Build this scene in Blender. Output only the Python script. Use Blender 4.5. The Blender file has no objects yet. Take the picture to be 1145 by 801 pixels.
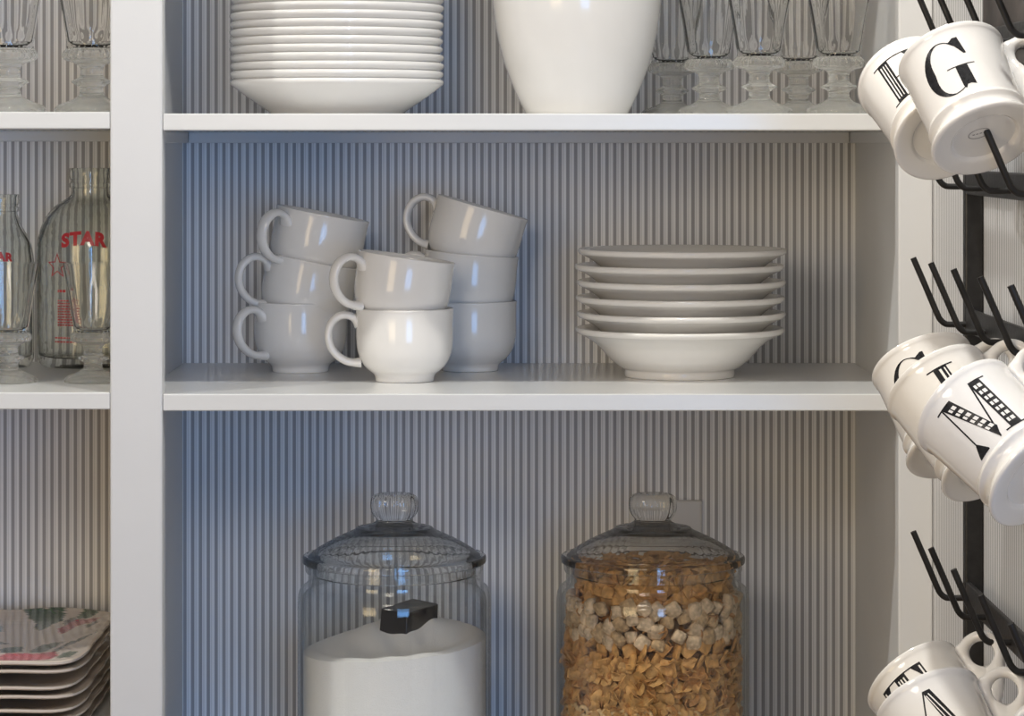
import bpy, bmesh, math, random
from mathutils import Vector, Matrix
R = math.radians
random.seed(7)
scene = bpy.context.scene
C = scene.collection

# ------------------------------------------------------------------ camera
F_PX, XC, YH, D0, ZC = 3200.0, 560.0, 158.0, 2.4, 1.45   # focal length in px, principal point, distance to cabinet front, eye height
cam_data = bpy.data.cameras.new('camera')
cam_data.sensor_fit = 'HORIZONTAL'
cam_data.sensor_width = 36
cam_data.lens = 36 * F_PX / 1145
cam_data.shift_x = (572.5 - XC) / 1145
cam_data.shift_y = -(400.5 - YH) / 1145
cam = bpy.data.objects.new('camera', cam_data)
C.objects.link(cam)
cam.location = (0, -D0, ZC)
cam.rotation_euler = (R(90), 0, 0)
scene.camera = cam

# ------------------------------------------------------------------ world, lights, exposure
world = bpy.data.worlds.new('room_ambient')
scene.world = world
world.use_nodes = True
world.node_tree.nodes['Background'].inputs[0].default_value = (1.0, 0.97, 0.93, 1)
world.node_tree.nodes['Background'].inputs[1].default_value = 0.14


def area(name, loc, target, size, power, color, shape='RECTANGLE', size_y=None):
    l = bpy.data.lights.new(name, 'AREA')
    l.shape = shape
    l.size = size
    if size_y:
        l.size_y = size_y
    l.energy = power
    l.color = color
    o = bpy.data.objects.new(name, l)
    C.objects.link(o)
    o.location = loc
    o.rotation_euler = (Vector(target) - Vector(loc)).to_track_quat('-Z', 'Y').to_euler()
    return o


area('ceiling_downlight', (0.12, -0.56, 2.44), (0.12, -0.40, 0), 0.06, 11.0, (1.0, 0.98, 0.93), 'DISK')
area('ceiling_downlight', (-1.0, -0.56, 2.44), (-1.0, -0.40, 0), 0.06, 11.0, (1.0, 0.98, 0.92), 'DISK')
area('ceiling_downlight', (-0.38, -2.9, 2.44), (-0.1, 0.2, 1.1), 0.22, 1.5, (1.0, 0.90, 0.78), 'DISK')
area('added_near_fill', (-0.22, -1.05, 1.66), (0.0, 0.3, 1.40), 0.26, 2.3, (1.0, 0.89, 0.76), 'DISK')  # added close fill disk, lifts the middle bay over the lower one
area('added_warm_fill', (-2.3, -4.0, 1.50), (0.1, 0.3, 1.35), 1.3, 32.0, (1.0, 0.76, 0.44), 'RECTANGLE', 1.5)  # added warm fill panel from front left, warms the right side
area('window_daylight', (0.90, -4.3, 1.30), (-0.1, 0.3, 1.30), 1.1, 37.0, (0.215, 0.49, 1.0), 'RECTANGLE', 1.2)

vs = scene.view_settings
vs.view_transform = 'Standard'
vs.look = 'None'
vs.exposure = -0.12
vs.gamma = 1.0
vs.use_curve_mapping = False
cy = scene.cycles
cy.max_bounces = 16
cy.transmission_bounces = 14
cy.transparent_max_bounces = 32
cy.glossy_bounces = 6
cy.diffuse_bounces = 5
cy.sample_clamp_indirect = 5.0
cy.blur_glossy = 0.05


# ------------------------------------------------------------------ helpers
def P(px, py, Y):
    d = D0 + Y
    return Vector(((px - XC) * d / F_PX, Y, ZC - (py - YH) * d / F_PX))


def X_at(px, Y):
    return (px - XC) * (D0 + Y) / F_PX


def obj(name, me, mat=None, parent=None, loc=None, rot=None):
    o = bpy.data.objects.new(name, me)
    C.objects.link(o)
    if mat is not None and me is not None and not me.materials:
        for m in (mat if isinstance(mat, (list, tuple)) else [mat]):
            me.materials.append(m)
    if parent is not None:
        o.parent = parent
    if loc is not None:
        o.location = loc
    if rot is not None:
        o.rotation_euler = rot
    return o


def tag(o, label, cat, group=None, kind=None):
    o['label'] = label
    o['category'] = cat
    if group:
        o['group'] = group
    if kind:
        o['kind'] = kind
    return o


def thing(name, label, cat, loc=(0, 0, 0), rot=None, group=None):
    o = obj(name, None, None, None, loc, rot)
    o.empty_display_size = 0.02
    return tag(o, label, cat, group)


def finish(me, smooth=35):
    bm = bmesh.new()
    bm.from_mesh(me)
    bmesh.ops.recalc_face_normals(bm, faces=bm.faces)
    bm.to_mesh(me)
    bm.free()
    if smooth:
        for p in me.polygons:
            p.use_smooth = True
        if smooth < 180:
            me.set_sharp_from_angle(angle=R(smooth))
    me.update()
    return me


def mk(name, verts, faces, smooth=35):
    me = bpy.data.meshes.new(name)
    me.from_pydata([tuple(v) for v in verts], [], faces)
    return finish(me, smooth)


def box(name, x0, x1, y0, y1, z0, z1, bev=0.0, seg=2):
    bm = bmesh.new()
    bmesh.ops.create_cube(bm, size=1)
    for v in bm.verts:
        v.co = ((x0 + x1) / 2 + v.co.x * (x1 - x0), (y0 + y1) / 2 + v.co.y * (y1 - y0), (z0 + z1) / 2 + v.co.z * (z1 - z0))
    if bev:
        bmesh.ops.bevel(bm, geom=bm.edges[:], offset=bev, segments=seg, affect='EDGES', profile=0.5)
    me = bpy.data.meshes.new(name)
    bm.to_mesh(me)
    bm.free()
    return finish(me, 0)


def prism(name, outline, z0, z1, bev=0.0):
    """extrude an xy outline in z"""
    n = len(outline)
    bm = bmesh.new()
    a = [bm.verts.new((x, y, z0)) for x, y in outline]
    b = [bm.verts.new((x, y, z1)) for x, y in outline]
    bm.faces.new(a)
    bm.faces.new(b)
    for i in range(n):
        bm.faces.new((a[i], a[(i + 1) % n], b[(i + 1) % n], b[i]))
    if bev:
        bmesh.ops.bevel(bm, geom=bm.edges[:], offset=bev, segments=2, affect='EDGES', profile=0.5)
    me = bpy.data.meshes.new(name)
    bm.to_mesh(me)
    bm.free()
    return finish(me, 0)


def spl(pts, n=6, closed=False):
    """Catmull-Rom through points of any dimension"""
    pts = [Vector(p) for p in pts]
    out = []
    m = len(pts)
    for i in range(m if closed else m - 1):
        if closed:
            p0, p1, p2, p3 = pts[i - 1], pts[i], pts[(i + 1) % m], pts[(i + 2) % m]
        else:
            p0, p1, p2, p3 = pts[max(i - 1, 0)], pts[i], pts[i + 1], pts[min(i + 2, m - 1)]
        for k in range(n):
            t = k / n
            out.append(0.5 * ((2 * p1) + (p2 - p0) * t + (2 * p0 - 5 * p1 + 4 * p2 - p3) * t * t + (3 * p1 - p0 - 3 * p2 + p3) * t ** 3))
    if not closed:
        out.append(pts[-1])
    return out


def lathe(name, prof, seg=64, smooth=40, mod=None, loop=False):
    """prof: (r, z) list; mod(r, z, angle) -> radius"""
    verts, faces, rings = [], [], []
    for r, z in prof:
        if r < 1e-6:
            rings.append([len(verts)])
            verts.append((0, 0, z))
        else:
            ids = []
            for k in range(seg):
                a = 2 * math.pi * k / seg
                rr = mod(r, z, a) if mod else r
                ids.append(len(verts))
                verts.append((rr * math.cos(a), rr * math.sin(a), z))
            rings.append(ids)
    pairs = list(zip(rings, rings[1:]))
    if loop:
        pairs.append((rings[-1], rings[0]))
    for a, b in pairs:
        if len(a) == 1 and len(b) == 1:
            continue
        for k in range(seg):
            k2 = (k + 1) % seg
            if len(a) == 1:
                faces.append((a[0], b[k2], b[k]))
            elif len(b) == 1:
                faces.append((a[k], a[k2], b[0]))
            else:
                faces.append((a[k], a[k2], b[k2], b[k]))
    return mk(name, verts, faces, smooth)


def sweep(name, path, ra, rb, side=(0, 1, 0), seg=10, cap=True):
    """elliptical tube along path: ra across 'side', rb across the other normal (numbers or functions of 0..1)"""
    path = [Vector(p) for p in path]
    s0 = Vector(side)
    verts, faces = [], []
    n = len(path)
    for i, p in enumerate(path):
        t = (path[min(i + 1, n - 1)] - path[max(i - 1, 0)]).normalized()
        s = (s0 - t * s0.dot(t)).normalized()
        u = t.cross(s)
        f = i / (n - 1)
        a = ra(f) if callable(ra) else ra
        b = rb(f) if callable(rb) else rb
        for k in range(seg):
            g = 2 * math.pi * k / seg
            verts.append(p + s * a * math.cos(g) + u * b * math.sin(g))
    for i in range(n - 1):
        for k in range(seg):
            k2 = (k + 1) % seg
            faces.append((i * seg + k, i * seg + k2, (i + 1) * seg + k2, (i + 1) * seg + k))
    if cap:
        faces.append(tuple(range(seg)))
        faces.append(tuple(range((n - 1) * seg, n * seg)))
    return mk(name, verts, faces, 50)


def copy_tree(root):
    r = root.copy()
    C.objects.link(r)
    for ch in list(root.children):
        c = ch.copy()
        C.objects.link(c)
        c.parent = r
        for g in list(ch.children):
            d = g.copy()
            C.objects.link(d)
            d.parent = c
    return r


# ------------------------------------------------------------------ materials
def mat(name, color, rough=0.5, spec=0.5, metal=0.0, coat=0.0, noise=0.0, nscale=40.0, bump=0.0, bscale=60.0):
    m = bpy.data.materials.new(name)
    m.use_nodes = True
    nt = m.node_tree
    b = nt.nodes['Principled BSDF']
    b.inputs['Base Color'].default_value = (*color, 1)
    b.inputs['Roughness'].default_value = rough
    b.inputs['Specular IOR Level'].default_value = spec
    b.inputs['Metallic'].default_value = metal
    b.inputs['Coat Weight'].default_value = coat
    b.inputs['Coat Roughness'].default_value = 0.05
    tc = nt.nodes.new('ShaderNodeTexCoord')
    if noise:
        n = nt.nodes.new('ShaderNodeTexNoise')
        n.inputs['Scale'].default_value = nscale
        n.inputs['Detail'].default_value = 4
        nt.links.new(tc.outputs['Object'], n.inputs['Vector'])
        r = nt.nodes.new('ShaderNodeValToRGB')
        r.color_ramp.elements[0].position = 0.35
        r.color_ramp.elements[1].position = 0.65
        r.color_ramp.elements[0].color = (*[c * (1 - noise) for c in color], 1)
        r.color_ramp.elements[1].color = (*[min(1, c * (1 + noise * .6)) for c in color], 1)
        nt.links.new(n.outputs['Fac'], r.inputs['Fac'])
        nt.links.new(r.outputs['Color'], b.inputs['Base Color'])
    if bump:
        n2 = nt.nodes.new('ShaderNodeTexNoise')
        n2.inputs['Scale'].default_value = bscale
        n2.inputs['Detail'].default_value = 5
        nt.links.new(tc.outputs['Object'], n2.inputs['Vector'])
        bp = nt.nodes.new('ShaderNodeBump')
        bp.inputs['Strength'].default_value = bump
        bp.inputs['Distance'].default_value = 0.002
        nt.links.new(n2.outputs['Fac'], bp.inputs['Height'])
        nt.links.new(bp.outputs['Normal'], b.inputs['Normal'])
    return m


def wallpaper(name, axis, pitch, phase):
    """ticking-stripe wallpaper: pale band with a fine pinstripe, then a dark band"""
    m = bpy.data.materials.new(name)
    m.use_nodes = True
    nt = m.node_tree
    b = nt.nodes['Principled BSDF']
    b.inputs['Roughness'].default_value = 0.55
    g = nt.nodes.new('ShaderNodeNewGeometry')
    s = nt.nodes.new('ShaderNodeSeparateXYZ')
    nt.links.new(g.outputs['Position'], s.inputs[0])

    def math_(op, a, bb):
        n = nt.nodes.new('ShaderNodeMath')
        n.operation = op
        for i, v in enumerate((a, bb)):
            if isinstance(v, (int, float)):
                n.inputs[i].default_value = v
            else:
                nt.links.new(v, n.inputs[i])
        return n.outputs[0]
    u = math_('FRACT', math_('DIVIDE', math_('ADD', s.outputs[axis], 100 * pitch - phase), pitch), 0)
    r = nt.nodes.new('ShaderNodeValToRGB')
    cr = r.color_ramp
    lt, md, dk = (0.89, 0.89, 0.89, 1), (0.74, 0.74, 0.745, 1), (0.37, 0.365, 0.37, 1)
    cr.elements[0].position = 0.0
    cr.elements[0].color = md
    cr.elements[1].position = 1.0
    cr.elements[1].color = md
    for p, c in ((0.02, lt), (0.17, lt), (0.21, md), (0.27, lt), (0.30, dk), (0.70, dk), (0.74, lt), (0.80, lt), (0.84, md)):
        e = cr.elements.new(p)
        e.color = c
    cr.elements[0].color = md
    nt.links.new(u, r.inputs['Fac'])
    nt.links.new(r.outputs['Color'], b.inputs['Base Color'])
    return m


def glass_thin(name, tint, base=0.035, edge=0.75, power=4.0):
    """thin clear glass: straight transmission plus mirror reflection that grows at grazing angles"""
    m = bpy.data.materials.new(name)
    m.use_nodes = True
    nt = m.node_tree
    nt.nodes.remove(nt.nodes['Principled BSDF'])
    out = nt.nodes['Material Output']
    tr = nt.nodes.new('ShaderNodeBsdfTransparent')
    tr.inputs[0].default_value = (*tint, 1)
    gl = nt.nodes.new('ShaderNodeBsdfGlossy')
    gl.inputs['Roughness'].default_value = 0.02
    gl.inputs['Color'].default_value = (0.95, 0.97, 0.96, 1)
    lw = nt.nodes.new('ShaderNodeLayerWeight')
    lw.inputs['Blend'].default_value = 0.5
    pw = nt.nodes.new('ShaderNodeMath')
    pw.operation = 'POWER'
    pw.inputs[1].default_value = power
    nt.links.new(lw.outputs['Facing'], pw.inputs[0])
    tm = nt.nodes.new('ShaderNodeMix')                       # longer path through the wall at grazing angles
    tm.data_type = 'RGBA'
    tm.inputs['A'].default_value = (*tint, 1)
    tm.inputs['B'].default_value = (*[c * .50 for c in tint], 1)
    nt.links.new(pw.outputs[0], tm.inputs['Factor'])
    nt.links.new(tm.outputs['Result'], tr.inputs[0])
    ma = nt.nodes.new('ShaderNodeMath')
    ma.operation = 'MULTIPLY_ADD'
    ma.inputs[1].default_value = edge
    ma.inputs[2].default_value = base
    nt.links.new(pw.outputs[0], ma.inputs[0])
    mx = nt.nodes.new('ShaderNodeMixShader')
    nt.links.new(ma.outputs[0], mx.inputs['Fac'])
    nt.links.new(tr.outputs[0], mx.inputs[1])
    nt.links.new(gl.outputs[0], mx.inputs[2])
    nt.links.new(mx.outputs[0], out.inputs['Surface'])
    return m


def glass_solid(name, tint, clear=0.2, ior=1.46, wavy=0.0, milk=0.0):
    """thick pressed glass: refraction with a share of straight transmission"""
    m = bpy.data.materials.new(name)
    m.use_nodes = True
    nt = m.node_tree
    nt.nodes.remove(nt.nodes['Principled BSDF'])
    out = nt.nodes['Material Output']
    gl = nt.nodes.new('ShaderNodeBsdfGlass')
    gl.inputs['Color'].default_value = (*tint, 1)
    gl.inputs['IOR'].default_value = ior
    gl.inputs['Roughness'].default_value = 0.0
    if wavy:
        tc = nt.nodes.new('ShaderNodeTexCoord')
        nz = nt.nodes.new('ShaderNodeTexNoise')
        nz.inputs['Scale'].default_value = 55
        nt.links.new(tc.outputs['Object'], nz.inputs['Vector'])
        bp = nt.nodes.new('ShaderNodeBump')
        bp.inputs['Strength'].default_value = wavy
        bp.inputs['Distance'].default_value = 0.004
        nt.links.new(nz.outputs['Fac'], bp.inputs['Height'])
        nt.links.new(bp.outputs['Normal'], gl.inputs['Normal'])
    tr = nt.nodes.new('ShaderNodeBsdfTransparent')
    tr.inputs[0].default_value = (*tint, 1)
    mx = nt.nodes.new('ShaderNodeMixShader')
    mx.inputs[0].default_value = clear
    nt.links.new(gl.outputs[0], mx.inputs[1])
    nt.links.new(tr.outputs[0], mx.inputs[2])
    if milk:                                                 # white diffuse share stands in for light gathered in the stems
        tl = nt.nodes.new('ShaderNodeBsdfTranslucent')
        tl.inputs[0].default_value = (0.95, 0.95, 0.90, 1)
        df = nt.nodes.new('ShaderNodeBsdfDiffuse')
        df.inputs[0].default_value = (0.95, 0.95, 0.90, 1)
        m3 = nt.nodes.new('ShaderNodeMixShader')
        m3.inputs[0].default_value = 0.5
        nt.links.new(tl.outputs[0], m3.inputs[1])
        nt.links.new(df.outputs[0], m3.inputs[2])
        m4 = nt.nodes.new('ShaderNodeMixShader')
        m4.inputs[0].default_value = milk
        nt.links.new(mx.outputs[0], m4.inputs[1])
        nt.links.new(m3.outputs[0], m4.inputs[2])
        nt.links.new(m4.outputs[0], out.inputs['Surface'])
    else:
        nt.links.new(mx.outputs[0], out.inputs['Surface'])
    return m


def glass_mild(name, tint, ior=1.10, straight=0.35, base=0.04, edge=0.55, power=3.0, dark=0.6, wavy=0.0):
    """blown glass wall: gentle refraction, some straight transmission, mirror reflection rising at grazing angles"""
    m = bpy.data.materials.new(name)
    m.use_nodes = True
    nt = m.node_tree
    nt.nodes.remove(nt.nodes['Principled BSDF'])
    out = nt.nodes['Material Output']
    N = nt.nodes.new
    lw = N('ShaderNodeLayerWeight')
    lw.inputs['Blend'].default_value = 0.5
    pw = N('ShaderNodeMath')
    pw.operation = 'POWER'
    pw.inputs[1].default_value = power
    nt.links.new(lw.outputs['Facing'], pw.inputs[0])
    tm = N('ShaderNodeMix')
    tm.data_type = 'RGBA'
    tm.inputs['A'].default_value = (*tint, 1)
    tm.inputs['B'].default_value = (*[c * dark for c in tint], 1)
    nt.links.new(pw.outputs[0], tm.inputs['Factor'])
    rf = N('ShaderNodeBsdfRefraction')
    rf.inputs['IOR'].default_value = ior
    rf.inputs['Roughness'].default_value = 0.0
    tr = N('ShaderNodeBsdfTransparent')
    gl = N('ShaderNodeBsdfGlossy')
    gl.inputs['Roughness'].default_value = 0.015
    gl.inputs['Color'].default_value = (0.97, 0.98, 0.97, 1)
    nt.links.new(tm.outputs['Result'], rf.inputs['Color'])
    nt.links.new(tm.outputs['Result'], tr.inputs[0])
    if wavy:
        tc = N('ShaderNodeTexCoord')
        nz = N('ShaderNodeTexNoise')
        nz.inputs['Scale'].default_value = 60
        nt.links.new(tc.outputs['Object'], nz.inputs['Vector'])
        bp = N('ShaderNodeBump')
        bp.inputs['Strength'].default_value = wavy
        bp.inputs['Distance'].default_value = 0.004
        nt.links.new(nz.outputs['Fac'], bp.inputs['Height'])
        nt.links.new(bp.outputs['Normal'], rf.inputs['Normal'])
    m1 = N('ShaderNodeMixShader')
    m1.inputs[0].default_value = straight
    nt.links.new(rf.outputs[0], m1.inputs[1])
    nt.links.new(tr.outputs[0], m1.inputs[2])
    ma = N('ShaderNodeMath')
    ma.operation = 'MULTIPLY_ADD'
    ma.inputs[1].default_value = edge
    ma.inputs[2].default_value = base
    nt.links.new(pw.outputs[0], ma.inputs[0])
    m2 = N('ShaderNodeMixShader')
    nt.links.new(ma.outputs[0], m2.inputs['Fac'])
    nt.links.new(m1.outputs[0], m2.inputs[1])
    nt.links.new(gl.outputs[0], m2.inputs[2])
    nt.links.new(m2.outputs[0], out.inputs['Surface'])
    return m


M_PAINT = mat('white_cabinet_paint', (0.665, 0.67, 0.675), 0.5, 0.5, noise=0.015, nscale=12, bump=0.03, bscale=180)
M_SHELF = mat('white_shelf_enamel', (0.70, 0.705, 0.70), 0.20, 0.5, noise=0.015, nscale=12, bump=0.02, bscale=150)
M_PLAIN = mat('white_wall_paint', (0.74, 0.73, 0.71), 0.6, noise=0.02, nscale=6)
M_FLOOR = mat('oak_floor', (0.32, 0.22, 0.14), 0.45, noise=0.25, nscale=9)
M_PORC = mat('white_porcelain', (0.70, 0.685, 0.66), 0.10, 0.55, noise=0.012, nscale=30)
M_CREAM = mat('ivory_stoneware', (0.78, 0.76, 0.725), 0.12, 0.55, noise=0.012, nscale=30)
M_MUG = mat('white_mug_glaze', (0.84, 0.82, 0.79), 0.10, 0.55, noise=0.02, nscale=25)
M_INK = mat('black_letter_glaze', (0.018, 0.018, 0.02), 0.16, 0.5, noise=0.3, nscale=400)
M_STAMP = mat('grey_stamp_ink', (0.28, 0.27, 0.26), 0.3)
M_IRON = mat('black_iron', (0.022, 0.021, 0.021), 0.42, 0.5, 0.3, noise=0.3, nscale=90, bump=0.15, bscale=220)
M_PLATE_DARK = mat('dark_bronze_plate', (0.075, 0.062, 0.055), 0.5, 0.4, 0.2, noise=0.4, nscale=30, bump=0.2)
M_RED = mat('red_enamel_print', (0.50, 0.025, 0.035), 0.35)
M_OUTLET = mat('pale_plastic', (0.62, 0.61, 0.60), 0.4)
M_OUTLET_D = mat('plastic_slot', (0.05, 0.05, 0.05), 0.5)
M_SUGAR = mat('white_sugar', (0.86, 0.85, 0.83), 0.8, 0.2, noise=0.02, nscale=500, bump=0.35, bscale=900)
M_SCOOP = mat('black_scoop_plastic', (0.02, 0.017, 0.018), 0.35)
M_GLASS = glass_solid('clear_pressed_glass', (1.0, 1.0, 0.99), 0.2, 1.36, 0.0, 0.11)
M_GBOWL = glass_mild('clear_goblet_bowl_glass', (1.0, 1.0, 0.998), 1.06, 0.0, 0.045, 0.45, 4.0, 0.95, 0.0)
M_JAR = glass_thin('clear_jar_glass', (0.985, 0.99, 0.988))
M_BOTTLE = glass_mild('greenish_bottle_glass', (0.985, 0.992, 0.98), 1.05, 0.0, 0.045, 0.4, 3.0, 0.5, 0.35)
M_LID = glass_mild('clear_lid_glass', (0.996, 1.0, 0.997), 1.12, 0.1, 0.05, 0.5, 3.2, 0.7)
M_SQ_PALE = mat('frosted_cereal_square', (0.66, 0.50, 0.33), 0.75, 0.2, noise=0.38, nscale=160, bump=0.6, bscale=300)
M_SQ_TAN = mat('tan_cereal_square', (0.52, 0.36, 0.20), 0.75, 0.2, noise=0.4, nscale=190, bump=0.7, bscale=320)
M_SQ_GOLD = mat('golden_cereal_square', (0.56, 0.30, 0.10), 0.65, 0.3, noise=0.3, nscale=160, bump=0.5, bscale=300)
M_FLAKE = mat('toasted_corn_flake', (0.60, 0.34, 0.12), 0.6, 0.35, noise=0.3, nscale=110, bump=0.6, bscale=260)
M_FLAKE2 = mat('dark_toasted_flake', (0.45, 0.22, 0.07), 0.6, 0.35, noise=0.3, nscale=110, bump=0.6, bscale=260)
M_RING = mat('oat_ring', (0.58, 0.40, 0.20), 0.7, 0.25, noise=0.25, nscale=160, bump=0.5, bscale=300)

# ------------------------------------------------------------------ the setting
DEP = D0 * (441 - YH) / (406 - YH) - D0           # shelf depth, from the shelf's front and back edges
XL, XR = X_at(204, DEP), X_at(956.5, DEP)         # inner faces of the middle bay
PT = 0.012                                        # panel thickness
XST0, XST1 = X_at(123, 0), X_at(181.5, 0)         # centre stile
XRS0, XRS1 = X_at(1004.5, 0), X_at(1043, 0)       # right stile
XLB1 = XL - PT                                    # left bay's right face
XLB0 = XLB1 - (XR - XL)
XWALL = XRS1 + 0.0006
TOP = 2.42

wp_pitch = 8.74 * (D0 + DEP) / F_PX
M_WP = wallpaper('striped_wallpaper', 0, wp_pitch, X_at(211.1, DEP))
M_WPR = wallpaper('striped_wallpaper_side', 1, wp_pitch, 0.0)


def struct(name, me, m, parent=None):
    o = obj(name, me, m, parent)
    if parent is None:
        o['kind'] = 'structure'
    return o


struct('wall_back', box('wall_back', -2.4, XWALL + 0.1, DEP, DEP + 0.1, 0, 2.5), M_WP)
struct('wall_right', box('wall_right', XWALL, XWALL + 0.1, -0.95, DEP, 0, 2.5), M_WPR)
struct('floor', box('floor', -2.6, 2.6, -5.2, DEP + 0.1, -0.05, 0), M_FLOOR)
struct('ceiling', box('ceiling', -2.6, 2.6, -5.2, DEP + 0.1, 2.5, 2.55), M_PLAIN)

# ---- built-in shelving: one thing with stiles, side panels, shelves and cleats
unit = thing('built_in_shelving', 'white painted built-in shelving with two bays against striped wallpaper', 'shelving', (0, 0, 0))
for x0, x1 in ((XST0, XST1), (XRS0, XRS1), (XLB0 - 0.04, XLB0 + 0.012)):
    obj('stile', box('stile', x0, x1, 0, 0.02, 0, TOP, 0.0018), M_PAINT, unit)
obj('side_panel', box('side_panel', XL - PT, XL, 0.0201, DEP - 0.0005, 0, TOP, 0.0006, 1), M_PAINT, unit)
obj('side_panel', box('side_panel', XR, XR + PT, 0.0201, DEP - 0.0005, 0, TOP, 0.0006, 1), M_PAINT, unit)
obj('side_panel', box('side_panel', XLB0 - PT, XLB0, 0.0201, DEP - 0.0005, 0, TOP, 0.0006, 1), M_PAINT, unit)


def shelf(xa, xb, fa, fb, z_top, th):
    yb = DEP - 0.0006
    out = [(xa + .0003, yb), (xa + .0003, .0204), (fa + .0003, .0204), (fa + .0003, .0015), (fb - .0003, .0015), (fb - .0003, .0204), (xb - .0003, .0204), (xb - .0003, yb)]
    s = obj('shelf', prism('shelf', out, z_top - th, z_top, 0.0009), M_SHELF, unit)
    zb = z_top - th
    ch = 0.0107
    obj('cleat', box('cleat', xa + .007, xb - .007, yb - .010, yb, zb - ch, zb - .0002, 0.0008), M_PAINT, s)
    for cx0, cx1 in ((xa + .0004, xa + .0065), (xb - .0065, xb - .0004)):
        obj('cleat', box('cleat', cx0, cx1, .022, yb - .0003, zb - ch, zb - .0002, 0.0008), M_PAINT, s)


Z1 = ZC - (127 - YH) * D0 / F_PX
Z2 = ZC - (441 - YH) * D0 / F_PX
Z3 = ZC - 0.568
Z0 = ZC + 0.34
TH = 0.0142
FL0, FL1 = XLB0 + 0.012, XST0
for z in (Z0, Z1, Z2, Z3):
    shelf(XL, XR, XST1, XRS0, z, TH)
ZL1 = ZC - (125.2 - YH) * D0 / F_PX
ZL2 = ZC - (439.3 - YH) * D0 / F_PX
ZL3 = ZC - 0.5126
for z in (Z0, ZL1, ZL2, ZL3):
    shelf(XLB0, XLB1, FL0, FL1, z, TH)
obj('top_board', box('top_board', XLB0 - 0.04, XRS1, 0.021, DEP - .001, TOP, TOP + .02, .001), M_PAINT, unit)

# ---- outlet behind the cereal jar
ox1, oz1 = X_at(785, DEP), P(0, 559, DEP).z
out_t = thing('outlet_cover', 'pale outlet cover plate on striped wall behind the cereal jar', 'outlet', (ox1 - .035, DEP, oz1 - .0575))
obj('plate', box('plate', -.035, .035, -.006, -.0003, -.0575, .0575, .0025), M_OUTLET, out_t)
for dz in (.02, -.02):
    obj('socket', box('socket', -.016, .016, -.0075, -.0055, dz - .014, dz + .014, .0015), M_OUTLET, out_t)

# ------------------------------------------------------------------ plates on the top shelf
YP = 0.15
plate_prof = spl([(0.0, .0035), (.045, .0035), (.0535, .0025), (.0550, 0), (.0580, 0), (.0600, .0022), (.0700, .0090), (.0830, .0180), (.0925, .0252), (.0950, .0285), (.0938, .0310), (.0908, .0306), (.0800, .0230), (.0670, .0134), (.0560, .0066), (.040, .0056), (0.0, .0056)], 3)
plate_prof = [(max(0, p[0]), p[1]) for p in plate_prof]
plate_me = lathe('plate', plate_prof, 80, 60)
plate_me.materials.append(M_PORC)
px0, NPL = X_at(377, YP), 15
ORD = ['lowest', 'second', 'third', 'fourth', 'fifth', 'sixth', 'seventh', 'eighth', 'ninth', 'tenth', 'eleventh', 'twelfth', 'thirteenth', 'fourteenth', 'topmost']
for k in range(NPL):
    jx, jy = (random.uniform(-.0008, .0008), random.uniform(-.0008, .0008)) if k else (0, 0)
    o = obj('dinner_plate', plate_me, None, None, (px0 + jx, YP + jy, Z1 + .0001 + k * .00735), (0, 0, k * .7))
    lab = 'white plate, %s of the tall stack on the top shelf' % ORD[k] if k in (0, 14) else 'white plate, %s from the bottom of the tall top-shelf stack' % ORD[k]
    tag(o, lab, 'plate', 'white plates stacked on the top shelf')

# ---- big white vase
YV = 0.15
vase_prof = spl([(0, .004), (.040, .004), (.0425, 0), (.0455, .001), (.048, .006), (.0555, .022), (.0660, .050), (.0725, .080), (.0755, .108), (.0745, .135), (.067, .155), (.056, .168), (.049, .176), (.0475, .183), (.0515, .191), (.0535, .1945), (.0520, .1962), (.0485, .191), (.0445, .183), (.046, .176), (.053, .166), (.064, .153), (.0715, .135), (.0725, .108), (.069, .080), (.062, .050), (.050, .020), (.040, .010), (0, .009)], 4)
vase_prof = [(max(0, p[0]), p[1]) for p in vase_prof]
v_me = lathe('vase', vase_prof, 96, 60)
tag(obj('ceramic_vase', v_me, M_PORC, None, (X_at(645, YV), YV, Z1 + .0001)), 'large white rounded ceramic vase between the plate stack and the goblets', 'vase')

# ------------------------------------------------------------------ goblets
gob_out = spl([(0.0, .0045), (.020, .0035), (.0265, .0005), (.0275, .0005)], 2)[:-1] + \
    spl([(.0278, .0008), (.0280, .0030), (.0250, .0058), (.0170, .0088), (.0105, .0125), (.0090, .0165), (.0095, .0195), (.0148, .0225), (.0152, .0240), (.0098, .0268), (.0088, .0300), (.0092, .0345), (.0125, .0375), (.0195, .0400), (.0215, .0420), (.0218, .0445), (.0205, .0470), (.0190, .0490), (.0192, .0540), (.0212, .0680), (.0245, .0880), (.0280, .1080), (.0294, .1160)], 4)
gob_in = spl([(.0296, .1170), (.0288, .1174), (.0280, .1160), (.0262, .1080), (.0226, .0880), (.0192, .0680), (.0172, .0560), (.0140, .0510), (.0060, .0495), (0, .0492)], 4)
gob_prof = [(max(0, p[0]), p[1]) for p in gob_out + gob_in]


def gob_mod(r, z, a):
    k = 0.0
    if .039 < z < .050 and r > .017:
        k = .0007 * math.cos(24 * a)                      # beaded collar
    elif .055 < z < .098 and r > .0185:
        k = .00035 * math.cos(12 * a)                     # shallow facets on the bowl
    elif z < .009 and r > .012:
        k = .0005 * math.cos(16 * a)
    return r + k


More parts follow.
